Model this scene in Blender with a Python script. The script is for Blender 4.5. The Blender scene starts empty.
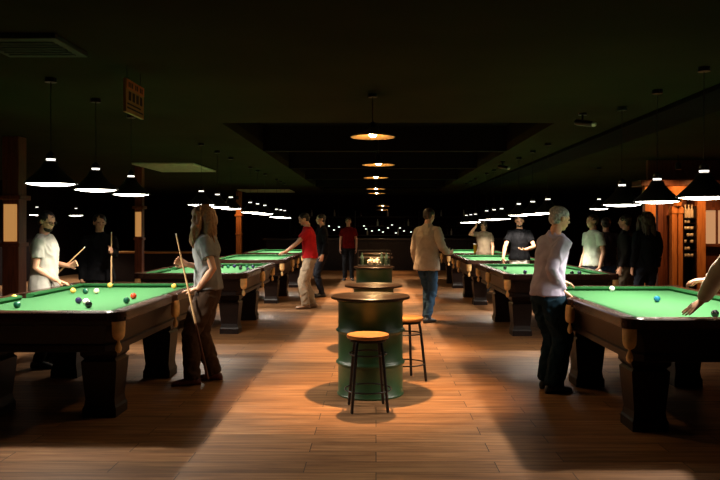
import bpy, bmesh, math, random
from mathutils import Vector, Matrix, noise
random.seed(7)
C = bpy.context.scene.collection
PI = math.pi
V = Vector
F = 720.0; HX = 376.0; HY = 227.0; EYE = 1.5

# ------------------------------------------------------------------ materials
def nodes(name):
    m = bpy.data.materials.new(name); m.use_nodes = True
    nt = m.node_tree; b = nt.nodes['Principled BSDF']
    return m, nt, b
def mat(name, col, rough=.6, metal=0, var=.12, scale=9, bump=0, spec=.5, coat=0, sub=0):
    m, nt, b = nodes(name)
    b.inputs['Roughness'].default_value = rough; b.inputs['Metallic'].default_value = metal
    b.inputs['Specular IOR Level'].default_value = spec
    b.inputs['Coat Weight'].default_value = coat
    if sub:
        b.inputs['Subsurface Weight'].default_value = sub; b.inputs['Subsurface Radius'].default_value = (.01, .004, .002)
    tc = nt.nodes.new('ShaderNodeTexCoord'); n = nt.nodes.new('ShaderNodeTexNoise')
    n.inputs['Scale'].default_value = scale; n.inputs['Detail'].default_value = 5
    nt.links.new(tc.outputs['Object'], n.inputs['Vector'])
    r = nt.nodes.new('ShaderNodeValToRGB'); e = r.color_ramp.elements
    e[0].position = .3; e[1].position = .7
    e[0].color = [c*(1-var) for c in col]+[1]; e[1].color = [min(1, c*(1+var)) for c in col]+[1]
    nt.links.new(n.outputs['Fac'], r.inputs['Fac']); nt.links.new(r.outputs['Color'], b.inputs['Base Color'])
    if bump:
        bp = nt.nodes.new('ShaderNodeBump'); bp.inputs['Strength'].default_value = bump; bp.inputs['Distance'].default_value = .01
        nt.links.new(n.outputs['Fac'], bp.inputs['Height']); nt.links.new(bp.outputs['Normal'], b.inputs['Normal'])
    return m
def wood(name, c1, c2, rough=.35, axis='Y', scale=6, spec=.5):
    m, nt, b = nodes(name); b.inputs['Roughness'].default_value = rough; b.inputs['Specular IOR Level'].default_value = spec
    tc = nt.nodes.new('ShaderNodeTexCoord'); mp = nt.nodes.new('ShaderNodeMapping')
    mp.inputs['Scale'].default_value = {'X': (.5, 6, 6), 'Y': (6, .5, 6), 'Z': (6, 6, .5)}[axis]
    n = nt.nodes.new('ShaderNodeTexNoise'); n.inputs['Scale'].default_value = scale; n.inputs['Detail'].default_value = 8
    n.inputs['Distortion'].default_value = .6
    nt.links.new(tc.outputs['Object'], mp.inputs['Vector']); nt.links.new(mp.outputs['Vector'], n.inputs['Vector'])
    r = nt.nodes.new('ShaderNodeValToRGB'); e = r.color_ramp.elements; e[0].position = .35; e[1].position = .68
    e[0].color = (*c1, 1); e[1].color = (*c2, 1)
    nt.links.new(n.outputs['Fac'], r.inputs['Fac']); nt.links.new(r.outputs['Color'], b.inputs['Base Color'])
    return m
def emit(name, col, s, k=.5):
    m, nt, b = nodes(name)
    b.inputs['Base Color'].default_value = (*[c*k for c in col], 1)
    b.inputs['Emission Color'].default_value = (*col, 1); b.inputs['Emission Strength'].default_value = s
    return m
def floor_mat():
    m, nt, b = nodes('plank_tile_floor')
    tc = nt.nodes.new('ShaderNodeTexCoord')
    br = nt.nodes.new('ShaderNodeTexBrick'); br.offset = .37; br.offset_frequency = 2
    br.inputs['Scale'].default_value = 1.0; br.inputs['Brick Width'].default_value = 1.2; br.inputs['Row Height'].default_value = .2
    br.inputs['Mortar Size'].default_value = .0035; br.inputs['Mortar Smooth'].default_value = .3; br.inputs['Bias'].default_value = 0
    br.inputs['Color1'].default_value = (.0, .0, .0, 1); br.inputs['Color2'].default_value = (1, 1, 1, 1); br.inputs['Mortar'].default_value = (.5, .5, .5, 1)
    nt.links.new(tc.outputs['Object'], br.inputs['Vector'])
    mp = nt.nodes.new('ShaderNodeMapping'); mp.inputs['Scale'].default_value = (.9, 13, 1)
    nt.links.new(tc.outputs['Object'], mp.inputs['Vector'])
    ad = nt.nodes.new('ShaderNodeVectorMath'); ad.operation = 'MULTIPLY_ADD'
    ad.inputs[1].default_value = (7, 7, 7); nt.links.new(br.outputs['Color'], ad.inputs[0]); nt.links.new(mp.outputs['Vector'], ad.inputs[2])
    n = nt.nodes.new('ShaderNodeTexNoise'); n.inputs['Scale'].default_value = 1.6; n.inputs['Detail'].default_value = 9; n.inputs['Roughness'].default_value = .62
    n.inputs['Distortion'].default_value = .5
    nt.links.new(ad.outputs['Vector'], n.inputs['Vector'])
    r = nt.nodes.new('ShaderNodeValToRGB'); e = r.color_ramp.elements; e[0].position = .30; e[1].position = .72
    e[0].color = (.13, .060, .028, 1); e[1].color = (.42, .225, .105, 1)
    x = r.color_ramp.elements.new(.5); x.color = (.27, .130, .056, 1)
    nt.links.new(n.outputs['Fac'], r.inputs['Fac'])
    hs = nt.nodes.new('ShaderNodeHueSaturation'); nt.links.new(r.outputs['Color'], hs.inputs['Color'])
    mr = nt.nodes.new('ShaderNodeMapRange'); mr.inputs['To Min'].default_value = .78; mr.inputs['To Max'].default_value = 1.18
    nt.links.new(br.outputs['Color'], mr.inputs['Value']); nt.links.new(mr.outputs['Result'], hs.inputs['Value'])
    mx = nt.nodes.new('ShaderNodeMixRGB'); mx.inputs['Color2'].default_value = (.05, .028, .016, 1)
    nt.links.new(hs.outputs['Color'], mx.inputs['Color1']); nt.links.new(br.outputs['Fac'], mx.inputs['Fac'])
    nt.links.new(mx.outputs['Color'], b.inputs['Base Color'])
    b.inputs['Roughness'].default_value = .5; b.inputs['Specular IOR Level'].default_value = .22
    bp = nt.nodes.new('ShaderNodeBump'); bp.inputs['Strength'].default_value = .25; bp.inputs['Distance'].default_value = .004
    nt.links.new(n.outputs['Fac'], bp.inputs['Height']); nt.links.new(bp.outputs['Normal'], b.inputs['Normal'])
    return m

M = dict(
 floor=floor_mat(),
 ceil=mat('ceiling_paint', (.027, .029, .014), .95, spec=.03, scale=1.2, var=.15),
 black=mat('black_ceiling_paint', (.006, .006, .007), .9, spec=.05),
 beam=mat('beam_paint', (.009, .007, .007), .9, spec=.05),
 wall=mat('dark_wall_paint', (.008, .005, .005), .9, spec=.05, scale=2),
 wallr=mat('dark_red_wall_paint', (.014, .003, .003), .9, spec=.05, scale=2),
 cloth=mat('green_baize', (.042, .146, .056), .95, var=.05, scale=60, spec=.1),
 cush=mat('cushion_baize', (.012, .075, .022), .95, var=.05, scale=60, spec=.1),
 mahog=wood('dark_mahogany', (.006, .0025, .002), (.014, .005, .0035), .42, spec=.25),
 rail=wood('rail_mahogany', (.028, .012, .008), (.06, .026, .016), .25),
 leather=mat('pocket_leather', (.80, .52, .22), .5, var=.2, scale=18, bump=.3),
 pocket=mat('pocket_black', (.008, .008, .008), .7),
 drum=mat('green_drum_paint', (.022, .064, .022), .38, var=.2, scale=4, bump=.05),
 dtop=wood('dark_table_top', (.014, .008, .005), (.034, .018, .011), .33, 'X'),
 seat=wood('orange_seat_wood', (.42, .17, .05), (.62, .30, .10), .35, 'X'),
 metal=mat('black_metal', (.014, .012, .012), .4, .3),
 shade=mat('black_lamp_enamel', (.01, .01, .011), .35),
 white=emit('lamp_diffuser', (1, .93, .80), 17),
 glow_speck=emit('small_speck_glow', (1, .95, .85), 2.2),  # glow for small bright specks on lamp necks and at the far bar
 warmshade=mat('brass_lamp_lining', (.20, .12, .045), .5, scale=4),
 bulb=emit('warm_bulb', (1, .62, .26), 420),
 panel=mat('white_ceiling_panel', (.5, .55, .4), .7), panel_shaded=mat('shaded_ceiling_panel', (.07, .10, .085), .8, spec=.1),  # second one is a darker copy of the panel colour, shade painted in
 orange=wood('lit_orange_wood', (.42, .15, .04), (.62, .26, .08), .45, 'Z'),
 redwood=wood('red_brown_wood', (.10, .028, .012), (.20, .06, .025), .5, 'Z'),
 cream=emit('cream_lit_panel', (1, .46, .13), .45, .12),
 window=emit('warm_lit_window', (1, .50, .22), .5, .1),
 cue=wood('maple_cue', (.55, .34, .16), (.72, .48, .25), .3, 'Z'),
 butt=mat('dark_cue_butt', (.09, .03, .012), .3),
 ferrule=mat('white_ferrule', (.8, .78, .7), .4),
 bottle=mat('pale_bottle_glass', (.6, .55, .45), .15, spec=.8),
 bottled=mat('dark_bottle_glass', (.05, .02, .015), .1, spec=.8),
 redlit=emit('red_lit_sign', (1, .03, .015), .35),
 signy=mat('sign_yellow', (.42, .30, .10), .6), signo=mat('sign_orange', (.6, .24, .06), .6), signk=mat('sign_black', (.01, .01, .01), .6),
 beer=mat('amber_beer', (.75, .48, .03), .1), paper=mat('white_paper', (.85, .75, .6), .7),
 glassd=mat('green_glass', (.04, .07, .05), .1, spec=.9),
 skin=mat('light_skin', (.60, .32, .20), .5, var=.06, sub=.1), skin2=mat('tan_skin', (.42, .22, .13), .5, var=.06, sub=.1),
 eye=mat('eye_dark', (.03, .02, .02), .15), lens=mat('glasses_frame', (.02, .02, .02), .2),
)
def cloth_m(name, col, rough=.85): return mat(name, col, rough, var=.1, scale=14, bump=.25, spec=.06)

# ------------------------------------------------------------------ mesh helpers
def link(name, me, m, parent=None, smooth=None, loc=(0,0,0)):
    o = bpy.data.objects.new(name, me); C.objects.link(o)
    if m is not None: me.materials.append(m)
    o.location = loc
    if parent: o.parent = parent
    if smooth:
        me.shade_smooth()
        try: me.set_sharp_from_angle(angle=math.radians(smooth if smooth > 1 else 40))
        except Exception: pass
    return o
def fin(name, bm, m, parent=None, smooth=None, loc=(0,0,0)):
    bmesh.ops.recalc_face_normals(bm, faces=bm.faces)
    me = bpy.data.meshes.new(name); bm.to_mesh(me); bm.free()
    return link(name, me, m, parent, smooth, loc)
def box(bm, x0, x1, y0, y1, z0, z1, bev=0):
    r = bmesh.ops.create_cube(bm, size=1)
    for v in r['verts']:
        v.co = V((x0+(v.co.x+.5)*(x1-x0), y0+(v.co.y+.5)*(y1-y0), z0+(v.co.z+.5)*(z1-z0)))
    if bev:
        es = list({e for v in r['verts'] for e in v.link_edges})
        bmesh.ops.bevel(bm, geom=es, offset=bev, segments=2, affect='EDGES', profile=.5)
def lathe(bm, prof, n=32, cx=0, cy=0, cap=True):
    rings = []
    for r, z in prof:
        rings.append([bm.verts.new((cx+r*math.cos(2*PI*i/n), cy+r*math.sin(2*PI*i/n), z)) for i in range(n)])
    for a, b in zip(rings, rings[1:]):
        for i in range(n): bm.faces.new((a[i], a[(i+1)%n], b[(i+1)%n], b[i]))
    if cap:
        bm.faces.new(rings[0][::-1]); bm.faces.new(rings[-1])
def loft(bm, secs, n=16):
    """secs: (centre, u, v) with u, v the half-axis vectors of an ellipse"""
    rings = []
    for c, u, v in secs:
        rings.append([bm.verts.new(V(c)+V(u)*math.cos(2*PI*i/n)+V(v)*math.sin(2*PI*i/n)) for i in range(n)])
    for a, b in zip(rings, rings[1:]):
        for i in range(n): bm.faces.new((a[i], a[(i+1)%n], b[(i+1)%n], b[i]))
    bm.faces.new(rings[0][::-1]); bm.faces.new(rings[-1])
def perp(d):
    d = V(d).normalized(); a = V((0,0,1)) if abs(d.z) < .9 else V((1,0,0))
    u = d.cross(a).normalized(); return u, d.cross(u).normalized()
def tube(bm, pts, rs, n=12, round_ends=True):
    """round tube along points with varying radius"""
    pts = [V(p) for p in pts]
    if not hasattr(rs, '__len__'): rs = [rs]*len(pts)
    secs = []; u = None
    for i, p in enumerate(pts):
        d = (pts[min(i+1, len(pts)-1)]-pts[max(i-1, 0)]).normalized()
        if u is None: u, v = perp(d)
        else:
            u = (u-d*u.dot(d)).normalized(); v = d.cross(u)
        r = rs[i]
        if i == 0 and round_ends:
            for k in (.95, .6): secs.append((p-d*r*k, u*r*math.sqrt(1-k*k), v*r*math.sqrt(1-k*k)))
        secs.append((p, u*r, v*r))
        if i == len(pts)-1 and round_ends:
            for k in (.6, .95): secs.append((p+d*r*k, u*r*math.sqrt(1-k*k), v*r*math.sqrt(1-k*k)))
    loft(bm, secs, n)
def ell(bm, c, X, Y, Z, n=16):
    """ellipsoid with half-axis vectors"""
    r = bmesh.ops.create_uvsphere(bm, u_segments=n, v_segments=n//2+2, radius=1)
    for v in r['verts']: v.co = V(c)+V(X)*v.co.x+V(Y)*v.co.y+V(Z)*v.co.z
def empty(name, loc, label=None, cat=None, group=None, rz=0):
    o = bpy.data.objects.new(name, None); C.objects.link(o); o.location = loc; o.rotation_euler.z = rz; o.empty_display_size = .1
    tag(o, label, cat, group); return o
def tag(o, label=None, cat=None, group=None, kind=None):
    if label: o['label'] = label
    if cat: o['category'] = cat
    if group: o['group'] = group
    if kind: o['kind'] = kind
    return o
def struct(name, bm, m): return tag(fin(name, bm, m), kind='structure')
def copy_tree(o, parent=None):
    c = o.copy(); C.objects.link(c)
    if parent: c.parent = parent
    for ch in list(o.children): copy_tree(ch, c)
    return c

# ------------------------------------------------------------------ room
CZ = 2.70
XL, XR, YB, YF = -9.6, 8.4, -1.6, 27.2
bm = bmesh.new(); box(bm, XL, XR, YB, YF, -.1, 0); struct('floor', bm, M['floor'])
bm = bmesh.new()
box(bm, XL, XR, YB, 8.3, CZ, CZ+.12); box(bm, XL, -1.78, 8.3, 24.6, CZ, CZ+.12); box(bm, 2.06, XR, 8.3, 24.6, CZ, CZ+.12); box(bm, XL, XR, 24.6, YF, CZ, CZ+.12)
struct('ceiling', bm, M['ceil'])
bm = bmesh.new()
box(bm, -1.9, 2.2, 8.2, 24.7, 3.10, 3.2)
box(bm, -1.9, -1.78, 8.3, 24.6, CZ+.12, 3.1); box(bm, 2.06, 2.18, 8.3, 24.6, CZ+.12, 3.1)
box(bm, -1.9, 2.2, 8.18, 8.3, CZ+.12, 3.1); box(bm, -1.9, 2.2, 24.6, 24.7, CZ+.12, 3.1)
tag(fin('ceiling_recess', bm, M['black']), kind='structure').name = 'ceiling_2'
for i, y in enumerate((11.35, 14.7, 18.1, 21.4)):
    bm = bmesh.new(); box(bm, -1.78, 2.06, y, y+.18, CZ+.0, 3.1); struct('trim_%d' % (i+1), bm, M['beam'])
bm = bmesh.new(); box(bm, XL-.12, XL, YB, YF, 0, 3.1); struct('wall_left', bm, M['wall'])
bm = bmesh.new(); box(bm, XR, XR+.12, YB, YF, 0, 3.1); struct('wall_right', bm, M['wallr'])
bm = bmesh.new(); box(bm, XL, XR, YF, YF+.12, 0, 3.1); struct('wall_back', bm, M['wallr'])
bm = bmesh.new(); box(bm, XL, XR, YB-.12, YB, 0, 3.1); struct('wall_front', bm, M['wall'])
# black duct along the right of the ceiling
bm = bmesh.new(); box(bm, 2.86, 3.40, 0.5, 24.4, CZ-.05, CZ-.001, .008)
tag(fin('ceiling_duct', bm, M['black']), 'long flat black duct running along the ceiling over the right-hand tables', 'duct')
# white ceiling panels, the nearest with shade painted in as a darker colour
def cpanel(x0, x1, y0, y1, lab, m='panel'):
    r = empty('ceiling_panel', ((x0+x1)/2, (y0+y1)/2, CZ), lab, 'ceiling panel', 'pale panels on the left ceiling')
    a, b = (x1-x0)/2, (y1-y0)/2
    bm = bmesh.new(); box(bm, -a, a, -b, b, -.035, -.001, .006); fin('frame', bm, M[m], r)
    bm = bmesh.new()
    for i in range(6):
        yy = -b+.06+(2*b-.12)*(i+.5)/6; box(bm, -a+.05, a-.05, yy-.012, yy+.012, -.045, -.035)
    fin('grille', bm, M[m], r)
cpanel(-2.52, -1.98, 4.45, 4.95, 'pale square panel with painted-in shade on the ceiling in the upper left corner of the view', 'panel_shaded')
cpanel(-4.55, -3.4, 13.4, 15.3, 'long pale panel on the ceiling above the second left-hand table')
cpanel(-4.4, -2.75, 26.0-3.2, 24.4, 'distant thin pale ceiling panel above the far left-hand tables')
# ceiling-hung sign on the left
sg = empty('hanging_sign', (-1.85, 5.5, 2.35), 'small orange and yellow sign hanging from the ceiling at the left', 'sign')
bm = bmesh.new(); box(bm, -.012, .012, -.20, .20, 0, .25, .003); fin('board', bm, M['signy'], sg)
bm = bmesh.new(); box(bm, .0125, .016, -.195, .195, .175, .245); fin('orange_band', bm, M['signo'], sg)
bm = bmesh.new()
for k in range(9):
    if k in (3, 6): continue
    y = -.165+k*.037; box(bm, .0165, .018, y, y+.022, .190, .228)
for k in range(4):
    y = -.15+k*.085; box(bm, .0125, .015, y, y+.05, .095, .16)
box(bm, .0125, .015, -.18, .12, .06, .072); box(bm, .0125, .015, -.18, .17, .03, .042)
fin('markings', bm, M['signk'], sg)
for y in (-.15, .15):
    bm = bmesh.new(); tube(bm, [(0, y, .25), (0, y, CZ-2.35)], .003, 6, False); fin('hanging_wire', bm, M['metal'], sg)
# ceiling cameras on the right
cam0 = empty('security_camera', (2.18, 7.6, CZ), 'small pale-tipped camera on the ceiling right of the black recess, the nearer one', 'camera')
bm = bmesh.new(); lathe(bm, [(.045, -.02), (.045, 0)], 20); tube(bm, [(0, 0, -.02), (0, 0, -.09)], .012, 8); fin('mount', bm, M['metal'], cam0, 40)
bm = bmesh.new(); tube(bm, [(-.05, .03, -.09), (.08, -.05, -.12)], .032, 14); fin('housing', bm, M['shade'], cam0, 40)
bm = bmesh.new(); tube(bm, [(.086, -.054, -.121), (.10, -.063, -.124)], .028, 14); fin('lens_cap', bm, M['ferrule'], cam0, 40)
c2 = copy_tree(cam0); c2.location = (2.32, 13.2, CZ); c2['label'] = 'tiny dark camera far along the ceiling right of the recess, the farther one'

# ------------------------------------------------------------------ pool table
def rails(bm, segs, prof):
    """extrude profile (u inward, z) along segments given as (p, q, inward)"""
    for p, q, n in segs:
        p, q, n = V(p), V(q), V(n); d = (q-p).normalized()
        A = [bm.verts.new(p+n*u+d*e+V((0,0,z))) for u, z, e in prof]
        B = [bm.verts.new(q+n*u-d*e+V((0,0,z))) for u, z, e in prof]
        k = len(prof)
        for i in range(k): bm.faces.new((A[i], A[(i+1)%k], B[(i+1)%k], B[i]))
        bm.faces.new(A); bm.faces.new(B[::-1])
W2, L2 = .76, 1.40
def make_table():
    t = empty('pool_table', (0,0,0), 'x', 'pool table', 'green pool tables in two rows')
    segs = [((-W2+.10, -L2, 0), (W2-.10, -L2, 0), (0,1,0)), ((W2-.10, L2, 0), (-W2+.10, L2, 0), (0,-1,0))]
    for s in (-1, 1):
        segs += [((s*W2, -s*(-L2+.10), 0), (s*W2, s*.07, 0), (-s,0,0)), ((s*W2, -s*.07, 0), (s*W2, -s*(L2-.10), 0), (-s,0,0))]
    bm = bmesh.new(); rails(bm, segs, [(0, .80, 0), (0, .862, 0), (.012, .872, 0), (.095, .872, 0), (.095, .80, 0)]); fin('rail', bm, M['rail'], t)
    bm = bmesh.new(); rails(bm, segs, [(.096, .825, 0), (.096, .871, 0), (.15, .865, .045), (.152, .852, .05), (.13, .828, .03)]); fin('cushion', bm, M['cush'], t)
    bm = bmesh.new(); box(bm, -W2+.06, W2-.06, -L2+.06, L2-.06, .805, .828); fin('cloth', bm, M['cloth'], t)
    # cabinet: stepped, tapering inwards
    bm = bmesh.new()
    def ring(a, b, z):
        c = .08
        return [bm.verts.new(p+(z,)) for p in ((-a+c,-b), (a-c,-b), (a,-b+c), (a,b-c), (a-c,b), (-a+c,b), (-a,b-c), (-a,-b+c))]
    R = [ring(W2-.015, L2-.015, .805), ring(W2-.02, L2-.02, .775), ring(W2-.05, L2-.05, .765), ring(W2-.085, L2-.085, .62), ring(W2-.07, L2-.07, .61), ring(W2-.07, L2-.07, .565), ring(W2-.10, L2-.10, .555)]
    for a, b in zip(R, R[1:]):
        for i in range(8): bm.faces.new((a[i], a[(i+1)%8], b[(i+1)%8], b[i]))
    bm.faces.new(R[0]); bm.faces.new(R[-1][::-1])
    fin('cabinet', bm, M['mahog'], t)
    for sx in (-1, 1):
        for sy in (-1, 1):
            bm = bmesh.new(); cx, cy = sx*(W2-.30), (L2-.85 if sy > 0 else -L2+.47)
            pr = [(.132, .0), (.132, .07), (.122, .09), (.115, .14), (.135, .36), (.14, .44), (.12, .46), (.145, .49), (.145, .556)]
            loft(bm, [((cx, cy, z), V((r*1.414*math.cos(PI/4), r*1.414*math.sin(PI/4), 0)), V((-r*1.414*math.sin(PI/4), r*1.414*math.cos(PI/4), 0))) for r, z in pr], 4)
            fin('leg', bm, M['mahog'], t)
    # pockets: opening, leather drop and tassel
    for sx, sy in ((-1,-1), (1,-1), (-1,1), (1,1), (-1,0), (1,0)):
        if sy: out = V((sx, sy, 0)).normalized(); c = V((sx*(W2-.075), sy*(L2-.075), 0))
        else: out = V((sx, 0, 0)); c = V((sx*(W2-.045), 0, 0))
        side = V((-out.y, out.x, 0))
        bm = bmesh.new()   # leather collar round the pocket mouth
        ro = .075 if sy else .062
        for i in range(14):
            a0 = -2.1+4.2*i/14; a1 = -2.1+4.2*(i+1)/14
            q = []
            for a in (a0, a1):
                dv = out*math.cos(a)+side*math.sin(a)
                for rr, z in ((ro-.02, .83), (ro-.018, .874), (ro, .876), (ro+.012, .868), (ro+.012, .80)): q.append(bm.verts.new(c+dv*rr+V((0,0,z))))
            for k in range(4): bm.faces.new((q[k], q[k+1], q[5+k+1], q[5+k]))
        p = fin('pocket', bm, M['rail'], t, 50)
        bm = bmesh.new(); lathe(bm, [(ro-.022, .8285), (ro-.022, .830)], 20, c.x, c.y); fin('pocket_mouth', bm, M['pocket'], p)
        bm = bmesh.new(); b0 = c+out*(ro-.026 if sy else ro-.012)
        pr = [(.815, .050, .026), (.80, .052, .034), (.76, .050, .040), (.71, .048, .040), (.685, .044, .038), (.665, .032, .030), (.655, .014, .014)]
        loft(bm, [(b0+V((0,0,z)), side*w, out*d) for z, w, d in pr], 18)
        fin('leather_drop', bm, M['leather'], p, 50)
        bm = bmesh.new()
        pr = [(.660, .008, .008), (.645, .009, .009), (.625, .017, .017), (.600, .025, .023), (.578, .022, .020), (.562, .008, .008)]
        loft(bm, [(b0+V((0,0,z)), side*w, out*d) for z, w, d in pr], 14)
        fin('tassel', bm, M['leather'], p, 50)
    return t
TXL, TXR = -2.64, 2.47
tl = [('left', TXL, 5.33+L2), ('right', TXR, 4.93+L2)]
tabs = {}
spec = [
 (TXL, 5.33, 'nearest green pool table on the left, scattered with coloured balls'),
 (TXR, 4.93, 'nearest green pool table on the right, under a leaning hand'),
 (TXL+.12, 9.75, 'second pool table on the left, behind the long-haired woman'),
 (TXR, 9.55, 'second pool table on the right, behind the man in the lavender shirt'),
 (TXL+.12, 13.75, 'third pool table on the left, beside the player in red'),
 (TXR, 13.5, 'third pool table on the right, behind the man in the black t-shirt'),
 (TXL+.14, 17.5, 'farthest pool table in the left row'),
 (TXR, 17.3, 'farthest pool table in the right row, with a yellow drink on it'),
]
proto = make_table()
for i, (x, y0, lab) in enumerate(spec):
    t = proto if i == 0 else copy_tree(proto)
    t.location = (x, y0+L2, 0); t['label'] = lab

# ------------------------------------------------------------------ balls
def ball_mat(name, c): 
    m = mat(name, c, .08, var=.02, spec=.6); return m
BM = dict(yellow=ball_mat('ball_yellow', (.85, .50, .10)), cream=ball_mat('ball_cream', (.85, .75, .5)), white=ball_mat('ball_white', (.85, .83, .76)),
 black=ball_mat('ball_black', (.01, .01, .012)), green=ball_mat('ball_green', (.01, .08, .05)), red=ball_mat('ball_red', (.55, .05, .02)), blue=ball_mat('ball_blue', (.01, .12, .22)), purple=ball_mat('ball_purple', (.03, .02, .08)))
bme = bpy.data.meshes.new('billiard_ball'); b_ = bmesh.new(); bmesh.ops.create_uvsphere(b_, u_segments=20, v_segments=14, radius=.0285); b_.to_mesh(bme); b_.free(); bme.shade_smooth()
ballmesh = {}
def ball(px, py, colr, lab, xoff=None):
    """ball whose centre sits .0285 above the cloth at the cloth point seen at px, py"""
    z = .828+.0285; d = F*(EYE-z)/(py-HY); x = (px-HX)*d/F
    if colr not in ballmesh:
        me = bme.copy(); me.materials.append(BM[colr]); ballmesh[colr] = me
    o = bpy.data.objects.new('billiard_ball', ballmesh[colr]); C.objects.link(o); o.location = (x, d, z)
    tag(o, lab, 'ball', 'billiard balls on the tables'); return o
for b in [
 (17, 304.8, 'green', 'dark green ball at the left of the nearest left table'),
 (14, 297.5, 'yellow', 'pale yellow ball near the left cushion of the nearest left table'),
 (73, 290.5, 'yellow', 'yellow ball left of the dark ball near the far left corner pocket'),
 (85.5, 291, 'green', 'dark ball between two yellow balls near the far left corner pocket'),
 (96.5, 291, 'cream', 'cream ball right of the dark ball near the far left corner pocket'),
 (78.5, 300.5, 'purple', 'dark purple ball left of the white and black pair'),
 (86, 301.6, 'white', 'white ball touching the black ball mid-table on the left'),
 (88.6, 304.6, 'black', 'black ball in front of the white ball, nearest left table'),
 (110, 285.3, 'yellow', 'yellow ball near the far cushion below the upright cue'),
 (174, 286.2, 'yellow', 'yellow ball near the far cushion beside the woman'),
 (133.5, 296, 'red', 'red ball on the right half of the nearest left table'),
 (126.5, 300.5, 'green', 'dark green ball just in front of the red ball'),
 (657, 299, 'blue', 'teal blue ball alone in the middle of the nearest right table'),
 (715, 313.6, 'black', 'black ball near the front cushion at the right edge of the view'),
 (612, 288.6, 'white', 'white ball by the far cushion of the nearest right table'),
 (240.5, 268.3, 'black', 'left one of two dark balls on the second left table'),
 (248, 269.4, 'purple', 'right one of two dark balls on the second left table'),
 (572, 273.0, 'black', 'left one of two dark balls by the front cushion, second right table'),
 (579.5, 272.8, 'purple', 'right one of two dark balls by the front cushion, second right table'),
 (505, 268.0, 'black', 'dark ball left on the second right table'),
 (525, 272.0, 'purple', 'dark ball next to the lavender-shirted man on the second right table'),
 (600, 271.6, 'white', 'white ball right on the second right table'),
 ]: ball(*b)
for i in range(6):
    ball(222+i*6.2, 266.2+(i % 2)*.35, ['black', 'green', 'purple'][i % 3], 'one of a row of dark balls along the far cushion, second left table')

# ------------------------------------------------------------------ pendant lamps over the tables
def make_lamp(zr, deep):
    """origin at rim height; deep = shade height"""
    t = empty('pendant_lamp', (0,0,0), 'x', 'lamp')
    R = .20
    bm = bmesh.new(); n = 36
    prof = [(R, 0), (R+.002, .006), (R*.86, .035), (R*.62, deep*.42), (R*.36, deep*.72), (.055, deep*.93), (.034, deep), (.030, deep), (.05, deep*.9), (R*.34, deep*.68), (R*.60, deep*.38), (R*.84, .030), (R-.004, 0)]
    lathe(bm, prof, n, cap=False); fin('shade', bm, M['shade'], t, 60)
    bm = bmesh.new(); lathe(bm, [(.01, -.016), (R*.35, -.0145), (R*.65, -.009), (R*.85, -.002), (R*.93, .006), (R*.93, .010)], n); fin('diffuser', bm, M['white'], t, 60)
    l = bpy.data.lights.new('lamp_light', 'SPOT'); l.energy = 132; l.color = (1, .88, .72); l.spot_size = math.radians(133); l.spot_blend = .3; l.shadow_soft_size = .028
    lo = bpy.data.objects.new('lamp_light', l); C.objects.link(lo); lo.parent = t; lo.location = (0, 0, -.046)
    bm = bmesh.new(); lathe(bm, [(.034, deep+.002), (.036, deep+.014)], 20); fin('glow_speck', bm, M['glow_speck'], t, 40)  # glowing ring added at the neck for a small bright spot
    bm = bmesh.new(); lathe(bm, [(.036, deep+.0145), (.034, deep+.05), (.012, deep+.07)], 20); fin('cap', bm, M['shade'], t, 40)
    top = CZ-zr
    bm = bmesh.new(); tube(bm, [(0,0,deep+.068), (0,0,top-.03)], .0032, 8, False); fin('cord', bm, M['shade'], t)
    bm = bmesh.new(); lathe(bm, [(.045, top-.035), (.045, top-.001)], 20); fin('canopy', bm, M['shade'], t, 40)
    return t
protos = {}
def lamp(x, y, zr, lab, grp):
    key = (round(zr, 3))
    if key not in protos: protos[key] = o = make_lamp(zr, .19)
    else: o = copy_tree(protos[key])
    o.location = (x, y, zr); tag(o, lab, 'lamp', grp)
gl, gr_ = 'lamps over the left tables', 'lamps over the right tables'
ordn = ['nearest', 'middle', 'farthest']
for ti, (name, x, zr, ys, g) in enumerate([
  ('nearest left table', -2.62, 1.845, (5.8, 6.73, 7.7), gl), ('nearest right table', 2.46, 1.72, (5.4, 6.3, 7.2), gr_),
  ('second left table', -2.5, 1.815, (10.3, 11.35, 12.4), gl), ('second right table', 2.46, 1.70, (10.3, 11.3, 12.4), gr_),
  ('third left table', -2.5, 1.79, (14.3, 15.2, 16.2), gl), ('third right table', 2.46, 1.66, (14.1, 15.0, 16.0), gr_),
  ('fourth left table', -2.5, 1.75, (18.1, 18.9, 19.7), gl), ('fourth right table', 2.46, 1.62, (17.8, 18.7, 19.6), gr_)]):
    for k, y in enumerate(ys): lamp(x, y, zr, '%s of the three black pendant lamps over the %s' % (ordn[k], name), g)
for i, (px, py, d) in enumerate(((37, 215, 18), (76, 215.5, 20), (599, 209, 14.5))):
    lamp((px-HX)*d/F, d, round(EYE+(HY-py)*d/F, 3), ['distant black pendant lamp beyond the white-shirted man, farther left', 'distant black pendant lamp beyond the white-shirted man, farther right', 'small distant pendant lamp above the white-shirted onlooker at the right'][i], 'distant lamps at the sides')

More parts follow.
